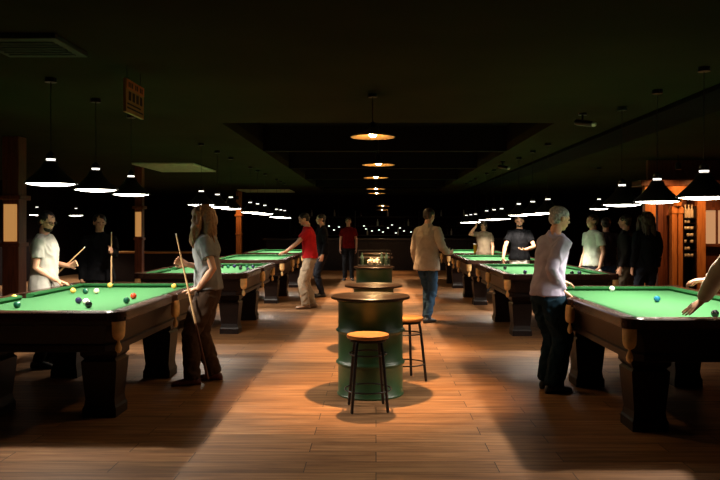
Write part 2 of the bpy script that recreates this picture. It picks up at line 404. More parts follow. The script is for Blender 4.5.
# ------------------------------------------------------------------ warm disc lamps over the drums
def disc_lamp(x, y, z, power, lab):
    t = empty('disc_pendant_lamp', (x, y, z), lab, 'lamp', 'warm disc lamps down the centre')
    bm = bmesh.new()
    lathe(bm, [(.20, 0), (.203, .004), (.12, .034), (.05, .06), (.03, .085), (.026, .085), (.045, .056), (.118, .030), (.198, 0)], 40, cap=False)
    fin('shade', bm, M['warmshade'], t, 60)
    bm = bmesh.new(); lathe(bm, [(.006, .0), (.022, .004), (.034, .018), (.036, .032), (.028, .05), (.02, .07)], 20); fin('bulb', bm, M['bulb'], t, 60)
    top = (3.10 if y > 8.3 else CZ)-z
    bm = bmesh.new(); tube(bm, [(0,0,.085), (0,0,top-.02)], .004, 8, False); lathe(bm, [(.04, top-.03), (.04, top-.001)], 16); lathe(bm, [(.03, .083), (.024, .13), (.008, .14)], 16); fin('cord', bm, M['metal'], t)
    l = bpy.data.lights.new('bulb_light', 'SPOT'); l.energy = power; l.color = (1, .58, .27); l.spot_size = math.radians(70); l.spot_blend = .8; l.shadow_soft_size = .03
    lo = bpy.data.objects.new('bulb_light', l); C.objects.link(lo); lo.parent = t; lo.location = (0, 0, -.035)
CL = [(-.03, 6.5, 2.31), (.03, 8.85, 2.26), (0, 11.6, 2.29), (0, 14.8, 2.28), (.02, 16.8, 2.28), (.2, 21.3, 2.12), (.2, 23.6, 2.05)]
nm = ['first and largest', 'second', 'third', 'fourth', 'fifth', 'sixth', 'seventh and farthest']
for i, (x, y, z) in enumerate(CL): disc_lamp(x, y, z, 560 if i < 5 else 120, '%s warm disc lamp in the line hanging down the centre' % nm[i])

# ------------------------------------------------------------------ drums
def drum(x, y, R, Hh, RD, lab):
    t = empty('drum_table', (x, y, 0), lab, 'drum table', 'green oil drum tables down the centre')
    h = Hh-.03
    pr = [(R-.006, 0), (R+.004, .003), (R+.006, .015), (R-.004, .025)]
    for zc in (h*.34, h*.675):
        pr += [(R-.004, zc-.028), (R+.002, zc-.018), (R+.016, zc-.004), (R+.016, zc+.004), (R+.002, zc+.018), (R-.004, zc+.028)]
    pr += [(R-.004, h-.03), (R+.006, h-.02), (R+.006, h-.002), (R-.006, h)]
    bm = bmesh.new(); lathe(bm, pr, 56); fin('drum_body', bm, M['drum'], t, 50)
    bm = bmesh.new(); lathe(bm, [(RD-.012, h), (RD, h+.006), (RD, h+.024), (RD-.008, h+.03)], 64); fin('round_top', bm, M['dtop'], t, 50)
    return t
drum(-.05, 6.5, .295, .885, .355, 'nearest green oil drum with round dark top, stool in front')
drum(-.03, 8.9, .25, .79, .355, 'second green oil drum table, its top just above the nearest one')
drum(-.03, 11.7, .295, .86, .33, 'third green oil drum table, with pale napkins on top')
drum(0, 14.9, .295, .88, .355, 'fourth oil drum table, dim behind the napkin holder')
drum(.02, 17.0, .295, .88, .355, 'fifth and farthest oil drum table down the centre')
# napkin caddy on the third drum
cd = empty('napkin_caddy', (-.03, 11.75, .86), 'dark wire and glass caddy on the third drum, crumpled napkins inside', 'caddy')
bm = bmesh.new(); box(bm, -.27, .27, -.12, .12, 0, .02, .004)
for sx in (-.265, .265):
    for sy in (-.115, .115): box(bm, sx-.008, sx+.008, sy-.008, sy+.008, .02, .26)
for sy in (-.115, .115): box(bm, -.265, .265, sy-.006, sy+.006, .25, .262); box(bm, -.265, .265, sy-.004, sy+.004, .12, .128)
fin('rack', bm, M['metal'], cd)
for i, x in enumerate((-.2, .12, .2)):
    bm = bmesh.new(); lathe(bm, [(.03, .021), (.034, .1), (.03, .15), (.014, .18), (.012, .22)], 16, x, .04); fin('bottle', bm, M['glassd'], cd, 50)
for i, (x, s) in enumerate(((-.05, 1.0), (.045, .9))):
    bm = bmesh.new(); bmesh.ops.create_icosphere(bm, subdivisions=3, radius=1)
    for v in bm.verts:
        n_ = noise.noise(v.co*2.2+V((i*5, 0, 0)))
        v.co = V((v.co.x*(.055+.03*n_), v.co.y*.04*(1+.5*n_), max(v.co.z, -.9)*.05*(1+.9*n_)))*s+V((x, -.03, .075))
    o = fin('crumpled_napkin', bm, M['paper'], None, 50, (-.03, 11.75, .86)); tag(o, 'crumpled pale napkin on the third drum, %s one' % ('left' if i == 0 else 'right'), 'napkin', 'napkins on the third drum')

# ------------------------------------------------------------------ stools
def make_stool():
    t = empty('bar_stool', (0,0,0), 'x', 'stool', 'round wooden-seated stools by the nearest drum')
    bm = bmesh.new(); lathe(bm, [(.150, .585), (.172, .59), (.176, .602), (.172, .617), (.155, .622)], 40); fin('seat', bm, M['seat'], t, 50)
    bm = bmesh.new()
    lathe(bm, [(.14, .562), (.15, .562), (.15, .584), (.14, .584)], 32, cap=False)
    fin('seat_ring', bm, M['metal'], t)
    for k in range(4):
        a = PI/4+k*PI/2+.12; d = V((math.cos(a), math.sin(a), 0))
        bm = bmesh.new(); tube(bm, [d*.135+V((0,0,.575)), d*.15+V((0,0,.50)), d*.185+V((0,0,.2)), d*.205+V((0,0,.014))], .0135, 10); fin('leg', bm, M['metal'], t, 60)
    for r_, z in ((.190, .17), (.152, .46)):
        bm = bmesh.new()
        tube(bm, [(r_*math.cos(2*PI*i/28), r_*math.sin(2*PI*i/28), z) for i in range(29)], .007, 8, False); fin('foot_ring', bm, M['metal'], t, 60)
    return t
s1 = make_stool(); s1.location = (-.066, 5.93, 0); s1['label'] = 'orange-seated round stool standing in front of the nearest drum'
s2 = copy_tree(s1); s2.location = (.29, 7.05, 0); s2.rotation_euler.z = .35; s2['label'] = 'round stool half hidden behind the right side of the nearest drum'

# ------------------------------------------------------------------ cues
def cue(p, q, lab, held=''):
    """thin end q, butt p"""
    p, q = V(p), V(q); d = q-p; t = empty('pool_cue', p, lab, 'cue', 'pool cues held by the players')
    bm = bmesh.new(); tube(bm, [d*.38, d*.985], [.0105, .006], 12, False); fin('shaft', bm, M['cue'], t, 60)
    bm = bmesh.new(); tube(bm, [d*0.0, d*.02, d*.38], [.012, .0145, .0105], 12, False); fin('butt', bm, M['butt'], t, 60)
    bm = bmesh.new(); tube(bm, [d*.985, d], [.006, .0055], 12, False); fin('ferrule', bm, M['ferrule'], t, 60)
def at(px, py, d): return V(((px-HX)*d/F, d, EYE+(HY-py)*d/F))

# ------------------------------------------------------------------ people
def remesh(name, bm, m, parent, vox, smooth=3, fac=.5, wr=0, wscale=7, seed=0, keep=None, loc=(0,0,0), zstretch=.5, detail=0):
    bmesh.ops.recalc_face_normals(bm, faces=bm.faces)
    me = bpy.data.meshes.new('tmp'); bm.to_mesh(me); bm.free()
    o = bpy.data.objects.new('tmp', me); C.objects.link(o)
    r = o.modifiers.new('r', 'REMESH'); r.mode = 'VOXEL'; r.voxel_size = vox
    s = o.modifiers.new('s', 'SMOOTH'); s.iterations = smooth; s.factor = fac
    dg = bpy.context.evaluated_depsgraph_get(); dg.update()
    nm = bpy.data.meshes.new_from_object(o.evaluated_get(dg)); nm.name = name
    bpy.data.objects.remove(o); bpy.data.meshes.remove(me)
    nm.materials.clear()
    if wr:
        no = [v.normal.copy() for v in nm.vertices]
        for v, n_ in zip(nm.vertices, no):
            p = V((v.co.x*wscale, v.co.y*wscale, v.co.z*wscale*zstretch))+V((seed, seed*2, 0))
            w = noise.noise(p+V((noise.noise(p*1.3), 0, noise.noise(p*.9+V((4,0,0)))))*.9)
            w = (1-abs(w)*2.2)
            v.co += n_*wr*(w-.32)
    ob = link(name, nm, m, parent, None, loc); nm.shade_smooth(); return ob

def person(loc, face, h, label, top, bottom, hair, skin='skin', top_kind='short', hair_kind='short', lean=0, leanside=0, twist=0, nod=0,
           feet=None, hands=(None, None), vox=.009, female=False, hem=.90, shoe=(.02, .02, .022), poles=(None, None), curls=(.35, .35), palm=(None, None), hdir=(None, None), fat=1.0, extra=None, hips=(0, 0), hcolor2=None, legfit=1.0, seed=0):
    s = h/1.75
    a = math.radians(face); f = V((math.cos(a), math.sin(a), 0)); r = V((f.y, -f.x, 0)); up = V((0,0,1))
    hip = f*hips[0]+r*hips[1]
    def ctr(z):
        z0 = .95
        k = 0 if z <= z0 else ((z-z0)/.5)**1.15
        kk = min(1, z/.95)
        return hip*kk+(f*lean+r*leanside)*k+up*(z*s-abs(lean)*.12*k)
    fw = .93 if female else 1.0
    T = [(.84, .150, .100), (.90, .165, .112), (.97, .165, .115), (1.04, .150, .108), (1.12, .135, .100), (1.22, .145, .108), (1.32, .162, .115), (1.39, .172, .105), (1.44, .150, .082), (1.475, .09, .066), (1.50, .055, .055), (1.56, .052, .055)]
    bm = bmesh.new()
    bodyk = .90
    loft(bm, [(ctr(z), r*w*s*bodyk*fw, f*d*s*bodyk*fat) for z, w, d in T[:9]], 20)
    loft(bm, [(ctr(z), r*w*s*(.84 if z < 1.49 else .97), f*d*s*(.84 if z < 1.46 else .95)) for z, w, d in T[7:]], 20)
    # legs
    if feet is None: feet = ((.02, -.10), (-.03, .10))
    legs = []
    for side, (ff, fr) in zip((-1, 1), feet):
        hj = ctr(.90)+r*side*.088*s
        ank = f*ff+r*fr+up*.085*s
        L = (hj-ank).length; th, sh = .43*s, .415*s
        if L >= th+sh: kn = hj.lerp(ank, .51)+f*.012
        else:
            dd = (ank-hj).normalized(); x = (th*th-sh*sh+L*L)/(2*L); y = math.sqrt(max(0, th*th-x*x)); pf = (f-dd*f.dot(dd)).normalized()
            kn = hj+dd*x+pf*y
        legs.append((hj, kn, ank))
        tube(bm, [hj, hj.lerp(kn, .5), kn, kn.lerp(ank, .3)-f*.012, ank], [.060*s, .052*s, .040*s, .042*s, .032*s], 14)
        tube(bm, [ank-up*.035*s-f*.03, ank-up*.05*s+f*.1*s], [.032*s, .03*s], 10)
    # arms
    arms = []
    for i, side in enumerate((-1, 1)):
        sj = ctr(1.415)+r*side*.165*s*fw
        ua, fa = .295*s, .255*s
        w = hands[i]
        if w is None: w = sj+up*(-.53*s)+f*(.06+.02*side)+r*side*.06
        else: w = V(w)-V((loc[0], loc[1], 0))
        d = w-sj; L = min(d.length, (ua+fa)*.995); dd = d.normalized(); w = sj+dd*L
        pole = V(poles[i]) if poles[i] else (-f*1.0+r*side*.45-up*.3)
        pp = (pole-dd*pole.dot(dd)).normalized()
        x = (ua*ua-fa*fa+L*L)/(2*L); y = math.sqrt(max(0, ua*ua-x*x))
        el = sj+dd*x+pp*y
        arms.append((sj, el, w))
        tube(bm, [sj, sj.lerp(el, .5), el, el.lerp(w, .3), w], [.042*s, .042*s, .036*s, .038*s, .024*s], 12)
        # hand
        hd = V(hdir[i]).normalized() if hdir[i] else (w-el).normalized()
        pn = V(palm[i]) if palm[i] else (-r*side)
        pn = (pn-hd*pn.dot(hd)).normalized(); sd = hd.cross(pn).normalized()
        # thumb side: forward
        ts = 1 if sd.dot(f+up*.3) > 0 else -1
        sd = sd*ts; c = curls[i]
        pl = .085*s
        loft(bm, [(w-hd*.01, sd*.026*s, pn*.018*s), (w+hd*.03*s, sd*.034*s, pn*.018*s), (w+hd*pl*.8, sd*.040*s, pn*.015*s), (w+hd*pl, sd*.036*s, pn*.012*s)], 12)
        for k in range(4):
            off = (.030-.020*k)*s; ln = [.074, .082, .076, .060][k]*s
            b0 = w+hd*(pl-.012)+sd*off
            spread = sd*(off*1.2)
            d0 = (hd+pn*c*.5+spread*4).normalized(); d1 = (hd*(1-c*.8)+pn*c*1.2+spread*3).normalized(); d2 = (hd*(1-c*1.5)+pn*c*1.6).normalized()
            p1 = b0+d0*ln*.45; p2 = p1+d1*ln*.32; p3 = p2+d2*ln*.25
            tube(bm, [b0, p1, p2, p3], [.0095*s, .0085*s, .0078*s, .007*s], 8)
        t0 = w+hd*.02+sd*.02*s
        t1 = t0+(sd*.75+hd*.7+pn*.25).normalized()*.042*s; t2 = t1+(sd*.35+hd*.9+pn*(.2+c)).normalized()*.032*s; t3 = t2+(hd*.9+pn*(.2+c)+sd*.1).normalized()*.022*s
        tube(bm, [t0, t1, t2, t3], [.014*s, .0115*s, .010*s, .0085*s], 8)
    # head
    ha = math.radians(face+twist); hf = V((math.cos(ha), math.sin(ha), 0)); hr = V((hf.y, -hf.x, 0))
    nd = math.radians(nod); hfn = (hf*math.cos(nd)-up*math.sin(nd)); hu = (up*math.cos(nd)+hf*math.sin(nd))
    nb = ctr(1.50); hc = ctr(1.56)+hu*.075*s+hf*.022*s+up*.0
    tube(bm, [nb, hc-hu*.05*s-hf*.01], [.054*s, .05*s], 14)
    def E(o, X, Y, Z): ell(bm, hc+hfn*o[0]*s+hr*o[1]*s+hu*o[2]*s, hfn*X*s, hr*Y*s, hu*Z*s, 18)
    E((-.008, 0, .030), .094, .074, .082); E((.024, 0, -.032), .062, .056, .070); E((.050, 0, -.082), .026, .026, .020)
    E((.078, 0, .020), .012, .045, .012)
    loft(bm, [(hc+(hfn*x+hu*z)*s, hr*w*s, hfn*w2*s) for x, z, w, w2 in ((.080, .022, .007, .010), (.094, .0, .009, .014), (.101, -.016, .014, .016), (.086, -.026, .012, .012))], 10)
    E((.084, 0, -.046), .008, .022, .005); E((.081, 0, -.057), .008, .020, .006)
    for sd_ in (-1, 1):
        E((-.008, sd_*.074, -.002), .020, .009, .030); E((.060, sd_*.034, -.02), .018, .018, .014)
    body = remesh('person', bm, M[skin] if isinstance(skin, str) else skin, None, vox, 2, .45, loc=(loc[0], loc[1], 0))
    tag(body, label, 'person')
    for sd_ in (-1, 1):
        bm = bmesh.new(); ell(bm, hc+(hfn*.079+hr*sd_*.031+hu*.004)*s, hfn*.008*s, hr*.011*s, hu*.0048*s, 10); fin('eye', bm, M['eye'], body, 60)
    # trousers
    bm = bmesh.new(); tz = [(.82, .155, .108), (.90, .176, .124), (.97, .172, .124), (1.03, .155, .115)]
    loft(bm, [(ctr(z), r*w*s*fw, f*d*s*fat) for z, w, d in tz], 20)
    for hj, kn, ank in legs:
        tube(bm, [hj-up*.01, hj.lerp(kn, .5), kn, kn.lerp(ank, .5), ank-up*.02*s], [.092*s*legfit**.5, .082*s*legfit, .066*s*legfit, .063*s*legfit, .058*s*legfit], 16, False)
    remesh('trousers', bm, bottom, body, max(vox, .009)*1.15, 4, .5, wr=.012, wscale=9, seed=seed+3, zstretch=.9)
    # shoes
    for (hj, kn, ank), (ff, fr), sd_ in zip(legs, feet, (-1, 1)):
        bm = bmesh.new(); b = V((ank.x, ank.y, 0)); fd = (f+r*sd_*.18).normalized(); fs = V((fd.y, -fd.x, 0))
        loft(bm, [(b+fd*x*s+up*z*s, fs*w*s, up*z*s*.98) for x, w, z in ((-.085, .012, .02), (-.075, .030, .036), (-.03, .037, .048), (.03, .040, .046), (.09, .046, .034), (.14, .046, .027), (.175, .034, .022), (.195, .012, .014))], 14)
        tube(bm, [b+up*.05, b+up*.10*s], [.042*s, .040*s], 12, False)
        sm = bpy.data.materials.get('shoe_%s' % (shoe,)) or mat('shoe_%s' % (shoe,), shoe, .45)
        fin('shoe', bm, sm, body, 60)
    # shirt
    bm = bmesh.new()
    loose = 1.06 if top_kind != 'loose' else 1.15
    TT = [(hem, .186, .138), (min(hem+.07, .99), .182, .134), (1.04, .164, .122), (1.12, .155, .118), (1.22, .160, .122), (1.32, .174, .126), (1.39, .180, .114), (1.435, .158, .096), (1.468, .108, .082), (1.484, .086, .074), (1.492, .072, .070)]
    loft(bm, [(ctr(z), r*w*s*fw*(loose if z < 1.38 else 1.0), f*d*s*fat*(loose if z < 1.38 else 1.0)) for z, w, d in TT], 24)
    for sj, el, w in arms:
        inn = sj-(sj-ctr(1.415))*.35
        if top_kind in ('long', 'loose'):
            wz = w.lerp(el, .06)
            tube(bm, [inn, sj, sj.lerp(el, .5), el, el.lerp(w, .5), wz], [.06*s, .066*s, .061*s*loose, .053*s*loose, .048*s*loose, .037*s], 14, False)
        else:
            e2 = sj.lerp(el, .62 if top_kind == 'short' else .9)
            tube(bm, [inn, sj, sj.lerp(e2, .5), e2], [.058*s, .063*s, .064*s, .066*s], 14, False)
    if top_kind in ('long', 'loose'):
        tube(bm, [ctr(1.47), ctr(1.51)], [.068*s, .062*s], 16, False)
    remesh('shirt', bm, top, body, max(vox, .009)*1.1, 3, .5, wr=.016 if top_kind == 'long' else .012, wscale=8, seed=seed, zstretch=.55)
    # hair
    def HE(bm, o, X, Y, Z): ell(bm, hc+hfn*o[0]*s+hr*o[1]*s+hu*o[2]*s, hfn*X*s, hr*Y*s, hu*Z*s, 20)
    bm = bmesh.new()
    if hair_kind == 'long':
        HE(bm, (-.016, 0, .042), .106, .092, .086); HE(bm, (-.050, 0, -.02), .085, .098, .11)
        dn = -up
        for sd_ in (-1, 1):
            A = hc+(hr*sd_*.076+hfn*.040+hu*.040)*s
            tube(bm, [A, A+(dn*.09+hr*sd_*.012)*s, A+(dn*.18+hfn*.012+hr*sd_*.008)*s, A+(dn*.26+hfn*.03)*s, A+(dn*.34+hfn*.02-hr*sd_*.02)*s], [.034*s, .040*s, .043*s, .034*s, .012*s], 12)
            A = hc+(hr*sd_*.05-hfn*.06+hu*.02)*s
            tube(bm, [A, A+(dn*.12-hfn*.012)*s, A+(dn*.24-hfn*.02)*s, A+(dn*.34-hfn*.018)*s, A+(dn*.42-hfn*.02)*s], [.052*s, .054*s, .050*s, .04*s, .014*s], 12)
        remesh('hair', bm, hair, body, .008, 2, .4, wr=.024, wscale=19, zstretch=.28, seed=seed)
    elif hair_kind == 'bob':
        HE(bm, (-.016, 0, .036), .100, .086, .084); HE(bm, (-.045, 0, -.03), .07, .088, .10)
        remesh('hair', bm, hair, body, .009, 2, .4, wr=.018, wscale=24, zstretch=.2, seed=seed)
    elif hair_kind == 'cap':
        HE(bm, (-.012, 0, .045), .102, .084, .072)
        loft(bm, [(hc+(hfn*x+hu*z)*s, hr*w*s, hu*.008*s) for x, z, w in ((.05, .055, .06), (.09, .052, .062), (.13, .044, .05), (.15, .038, .025))], 12)
        remesh('cap', bm, hair, body, .008, 2, .4, seed=seed)
    else:
        HE(bm, (-.020, 0, .044), .096, .081, .075); HE(bm, (-.048, 0, .0), .056, .074, .066)
        remesh('hair', bm, hair, body, .008, 2, .4, wr=.009, wscale=26, zstretch=.7, seed=seed)
    if extra: extra(body, hc, hfn, hr, hu, s)
    return body
def hairm(n, c): return mat(n, c, .5, var=.35, scale=50)
def beard(body, hc, f, r, u, s):
    bm = bmesh.new(); ell(bm, hc+(f*.035-u*.074)*s, f*.046*s, r*.050*s, u*.036*s)
    remesh('beard', bm, hairm('beard_dark', (.02, .013, .01)), body, .009, 2, .4, wr=.006, wscale=40)
def glasses(body, hc, f, r, u, s):
    bm = bmesh.new()
    for sd in (-1, 1):
        c = hc+(f*.094+r*sd*.031+u*.004)*s
        tube(bm, [c+(r*math.cos(t)*.022+u*math.sin(t)*.017)*s for t in [i*2*PI/16 for i in range(17)]], .0025*s, 6, False)
        tube(bm, [c+r*sd*.022*s, hc+(r*sd*.078+u*.008)*s], .002*s, 6, False)
    tube(bm, [hc+(f*.096-r*.01)*s, hc+(f*.096+r*.01)*s], .002*s, 6, False)
    fin('glasses', bm, M['lens'], body, 60)
    beard(body, hc, f, r, u, s)

# long-haired woman by the nearest left table, facing the table and slightly away
RZ = .876
person((-1.62, 6.95), 188, 1.70, 'long-haired person in grey t-shirt leaning on the nearest left table, holding a cue',
       cloth_m('grey_tee', (.20, .21, .22)), cloth_m('brown_trousers', (.055, .034, .023)), hairm('brown_hair', (.20, .105, .05)), female=True,
       hair_kind='long', hem=.93, vox=.006, lean=.02, nod=6, feet=((.14, -.10), (-.05, .10)),
       hands=(at(198, 289, 6.78), at(187, 264.5, 6.86)), hdir=((-1, .05, -.10), (-.85, -.1, .35)), palm=((0, 0, -1), (.25, -1, .1)), curls=(.18, .85),
       poles=((1, -.4, -.2), (.5, .3, -1)), shoe=(.12, .03, .03), legfit=1.32, seed=2)
cue(at(208, 380, 6.60), at(176, 233.5, 6.80), 'pale cue held upright by the long-haired person in grey')
# white t-shirt man
person((-3.57, 7.75), 5, 1.67, 'bearded man in a white t-shirt and glasses behind the nearest left table',
       cloth_m('white_tee', (.42, .41, .37)), cloth_m('black_trousers', (.012, .012, .014)), hairm('black_hair', (.012, .010, .010)), hair_kind='short',
       top_kind='short', hem=.86, vox=.0075, lean=.0, nod=14, twist=-28, hands=(at(69, 266, 8.0), at(56, 280.5, 7.66)), hdir=((.8, 0, .3), (1, .1, -.25)), palm=((0, -1, 0), (0, 0, -1)), curls=(.8, .2), poles=(None, (-1, -.5, -.2)), extra=glasses, fat=1.1, seed=5)
cue(at(58, 274, 7.98)+V((-.35, .02, -.32)), at(85, 247, 8.05), 'cue slanting up from the hand of the man in white')
# dark onlooker with upright cue
person((-3.45, 8.98), 300, 1.66, 'dim figure in black holding an upright cue behind the nearest left table',
       cloth_m('black_shirt_a', (.004, .004, .005)), cloth_m('black_trousers_a', (.004, .004, .005)), hairm('black_hair_a', (.01, .008, .008)), skin='skin2', hem=.88,
       hands=(at(110, 252, 8.62), None), hdir=((.5, -.6, .2), None), curls=(.9, .3), hair_kind='short', top_kind='long', seed=6)
cue(at(111, 345, 8.60), at(111.5, 232, 8.60), 'cue standing upright above the far cushion of the nearest left table')
# red shirt
person((-1.22, 13.3), 190, 1.77, 'player in a red t-shirt and baggy beige trousers at the third left table',
       cloth_m('red_tee', (.55, .02, .025)), cloth_m('beige_trousers', (.42, .33, .24)), hairm('black_hair_b', (.012, .01, .01)), hem=.92, lean=.04, nod=28,
       hands=(V((-1.70, 13.1, 1.0)), V((-1.72, 13.35, .98))), hdir=((-1, .1, -.2), (-1, 0, -.2)), curls=(.4, .4), legfit=1.28, shoe=(.35, .22, .15), vox=.009, seed=8, palm=((0, 0, -1), (0, 0, -1)), feet=((.08, -.09), (-.06, .1)))
person((-1.17, 15.5), 200, 1.78, 'dim person in all black behind the player in red',
       cloth_m('black_shirt_b', (.007, .007, .009)), cloth_m('black_trousers_b', (.012, .013, .018)), hairm('black_hair_c', (.012, .01, .01)), top_kind='long', seed=9)
# centre man, seen from behind
person((.80, 11.35), 55, 1.80, 'man in an untucked beige shirt and blue jeans standing in the aisle',
       cloth_m('beige_shirt', (.38, .31, .24)), cloth_m('blue_jeans', (.025, .055, .10)), hairm('dark_hair_d', (.03, .018, .012)), top_kind='loose', hem=.80, nod=10, twist=-10,
       hands=(None, V((1.13, 11.35, 1.08))), hdir=(None, (.7, .5, .2)), feet=((.10, -.07), (-.08, .06)), legfit=.98, lean=.03, seed=11, vox=.009, shoe=(.012, .012, .014))
# far gap, hand at head
person((2.52, 16.85), 250, 1.64, 'person in a brown top raising a hand to the head, near the farthest right table',
       cloth_m('brown_top', (.20, .15, .10)), cloth_m('grey_trousers', (.10, .10, .09)), hairm('dark_hair_e', (.03, .02, .015)), hair_kind='bob',
       hands=(None, V((2.32, 16.68, 1.52))), hdir=(None, (.2, .1, 1)), poles=(None, (-1, -.6, -.4)), seed=12)
# black t-shirt man facing camera
person((2.58, 12.95), 268, 1.72, 'man in a black t-shirt facing the camera between the second and third right tables',
       cloth_m('black_tee', (.005, .005, .006)), cloth_m('white_shorts', (.62, .60, .55)), hairm('dark_hair_f', (.02, .014, .01)), hem=.93,
       hands=(V((2.62, 12.66, 1.10)), V((2.24, 12.72, .93))), hdir=((-.9, -.3, 0), (0, -.5, -.7)), poles=((1, .2, -.5), (-1, .4, 0)), curls=(.5, .3), palm=((0, 0, 1), None), twist=-8, nod=6, extra=beard, seed=13)
# lavender shirt man
person((1.60, 6.62), 24, 1.70, 'grey-haired man in a lavender shirt standing at the nearest right table',
       cloth_m('lavender_shirt', (.36, .33, .45)), cloth_m('navy_jeans', (.006, .018, .030)), hairm('grey_hair', (.30, .30, .31)), top_kind='long', hem=.90, vox=.0065,
       hands=(V((1.82, 7.05, .96)), at(563, 291, 6.50)), hdir=((1, .1, -.3), (.8, .15, -.55)), palm=((0, 0, -1), (0, 0, -1)), curls=(.3, .3), fat=1.02, nod=12, twist=-10, legfit=1.48, hips=(-.03, 0), lean=.08,
       feet=((.03, -.09), (-.04, .10)), seed=14, female=True, poles=(None, (-1, -.5, -.1)))
# onlookers on the right
P2 = [
 (593, 11.6, 200, 1.70, 'onlooker in a pale t-shirt at the right of the second right table', (.45, .50, .42), (.02, .02, .025), (.03, .02, .015), 'short', 'short'),
 (606, 12.1, 80, 1.66, 'onlooker in dark top and blue jeans, seen from behind among the right-hand group', (.035, .022, .028), (.03, .06, .13), (.015, .012, .012), 'short', 'short'),
 (626, 11.5, 150, 1.69, 'onlooker in dark jacket and khaki trousers in the right-hand group', (.02, .018, .018), (.16, .13, .09), (.02, .014, .01), 'long', 'short'),
 (647, 11.2, 100, 1.72, 'long-haired onlooker in black at the right end of the standing group', (.010, .011, .014), (.012, .014, .02), (.07, .045, .025), 'long', 'long'),
]
for i, (px, d, fc, hh, lab, tc_, bc, hcx, tk, hk) in enumerate(P2):
    person(((px-HX)*d/F, d), fc, hh, lab, cloth_m('onlooker_top_%d' % i, tc_), cloth_m('onlooker_trousers_%d' % i, bc), hairm('onlooker_hair_%d' % i, hcx), top_kind=tk, hair_kind=hk, vox=.010, seed=20+i)
person((-.78, 20.3), 270, 1.76, 'distant dim person in a red top at the far end of the aisle',
       cloth_m('dark_red_top', (.13, .005, .005)), cloth_m('black_trousers_g', (.012, .012, .014)), hairm('black_hair_g', (.012, .01, .01)), vox=.011, seed=30)
# leaning player cut off by the right edge
person((2.62, 4.79), 116, 1.74, 'leaning player at the right edge, one hand planted on the nearest right table',
       cloth_m('pale_shirt', (.55, .42, .32)), cloth_m('dark_trousers_h', (.02, .02, .025)), hairm('dark_hair_h', (.03, .02, .015)), top_kind='loose', hem=.9, vox=.0065, lean=.02, leanside=-.03, nod=25,
       hands=(V((2.265, 5.03, .97)), V((2.34, 5.14, 1.11))), hdir=((-.62, .05, -.50), (-.95, .2, -.05)), palm=((.5, .2, -.5), (0, 0, -1)), poles=((.2, -.3, 1), (1, .1, .6)), curls=(.02, .5),
       feet=((.0, -.12), (-.25, .12)), seed=40)
# beer glass
bg = empty('beer_glass', ((475-HX)*17.4/F, 17.36, .872), 'yellow drink standing on the farthest right table', 'glass')
bm = bmesh.new(); lathe(bm, [(.034, 0), (.042, .20)], 20); fin('beer', bm, M['beer'], bg, 40)
bm = bmesh.new(); lathe(bm, [(.043, .201), (.043, .225)], 20); fin('foam', bm, M['ferrule'], bg, 40)

# ------------------------------------------------------------------ left pillars with lit panels
def pillar(x, y, w, lab, lit=True, h=CZ):
    t = empty('wooden_column', (x, y, 0), lab, 'column', 'wooden columns along the left side')
    bm = bmesh.new(); box(bm, -w, w, -w, w, 0, h-.001, .01); box(bm, -w-.03, w+.03, -w-.03, w+.03, 0, .15, .008); fin('post', bm, M['redwood'], t)
    bm = bmesh.new(); box(bm, -w-.04, w+.04, -w-.04, w+.04, 1.86, 1.92, .008); box(bm, -w-.02, w+.02, -w-.02, w+.02, 1.24, 1.29, .006); fin('moulding', bm, M['redwood'], t)
    if lit:
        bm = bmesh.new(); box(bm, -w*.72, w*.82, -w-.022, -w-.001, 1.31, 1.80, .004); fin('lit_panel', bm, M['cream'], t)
    return t
pillar(-4.82, 9.6, .11, 'wooden column with glowing cream panel at the left edge')
pillar(-4.73, 14.4, .075, 'wooden column with glowing panel beyond the dim figure in black')
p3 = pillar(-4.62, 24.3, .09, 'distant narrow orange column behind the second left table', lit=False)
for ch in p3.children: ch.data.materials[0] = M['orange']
# counter on the far left
ct = empty('side_counter', (-6.3, 20, 0), 'dark wooden counter far behind the left-hand tables', 'counter')
bm = bmesh.new(); box(bm, -1.4, 1.6, -.3, .3, 0, .78); fin('cabinet', bm, M['mahog'], ct)
bm = bmesh.new(); box(bm, -1.45, 1.65, -.34, .34, .78, .82, .008); fin('worktop', bm, M['seat'], ct)

# ------------------------------------------------------------------ right: panelled front with shelves
D = 12.6
def bx(px): return (px-HX)*D/F
def zz(py): return EYE+(HY-py)*D/F
def upright(px0, px1, lab, m, y=D, dep=.12, top=None):
    t = empty('wooden_post', ((bx(px0)+bx(px1))/2, y, 0), lab, 'post', 'wooden posts of the cabinet front at the right')
    w = (bx(px1)-bx(px0))/2; top = top or zz(186)
    bm = bmesh.new(); box(bm, -w, w, 0, dep, 0, top, .008); fin('shaft', bm, m, t)
    bm = bmesh.new(); box(bm, -w-.008, w+.008, -.015, dep, top-.12, top-.02, .004); box(bm, -w-.008, w+.008, -.012, dep, 0, .14, .004); fin('moulding', bm, m, t)
    return t
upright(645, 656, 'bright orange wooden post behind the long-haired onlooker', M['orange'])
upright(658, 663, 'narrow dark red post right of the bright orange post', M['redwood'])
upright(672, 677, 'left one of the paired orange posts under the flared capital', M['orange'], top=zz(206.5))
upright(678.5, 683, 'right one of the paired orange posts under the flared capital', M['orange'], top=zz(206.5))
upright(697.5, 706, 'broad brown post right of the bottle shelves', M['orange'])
bm = bmesh.new(); x0, x1 = bx(668), bx(687)
loft(bm, [((((x0+x1)/2), D+.02, zz(206)), V(((x1-x0)*.2, 0, 0)), V((0, .10, 0))), ((((x0+x1)/2), D+.02, zz(196)), V(((x1-x0)*.34, 0, 0)), V((0, .13, 0))), ((((x0+x1)/2), D+.02, zz(189)), V(((x1-x0)*.55, 0, 0)), V((0, .16, 0))), ((((x0+x1)/2), D+.02, zz(186.5)), V(((x1-x0)*.55, 0, 0)), V((0, .16, 0)))], 20)
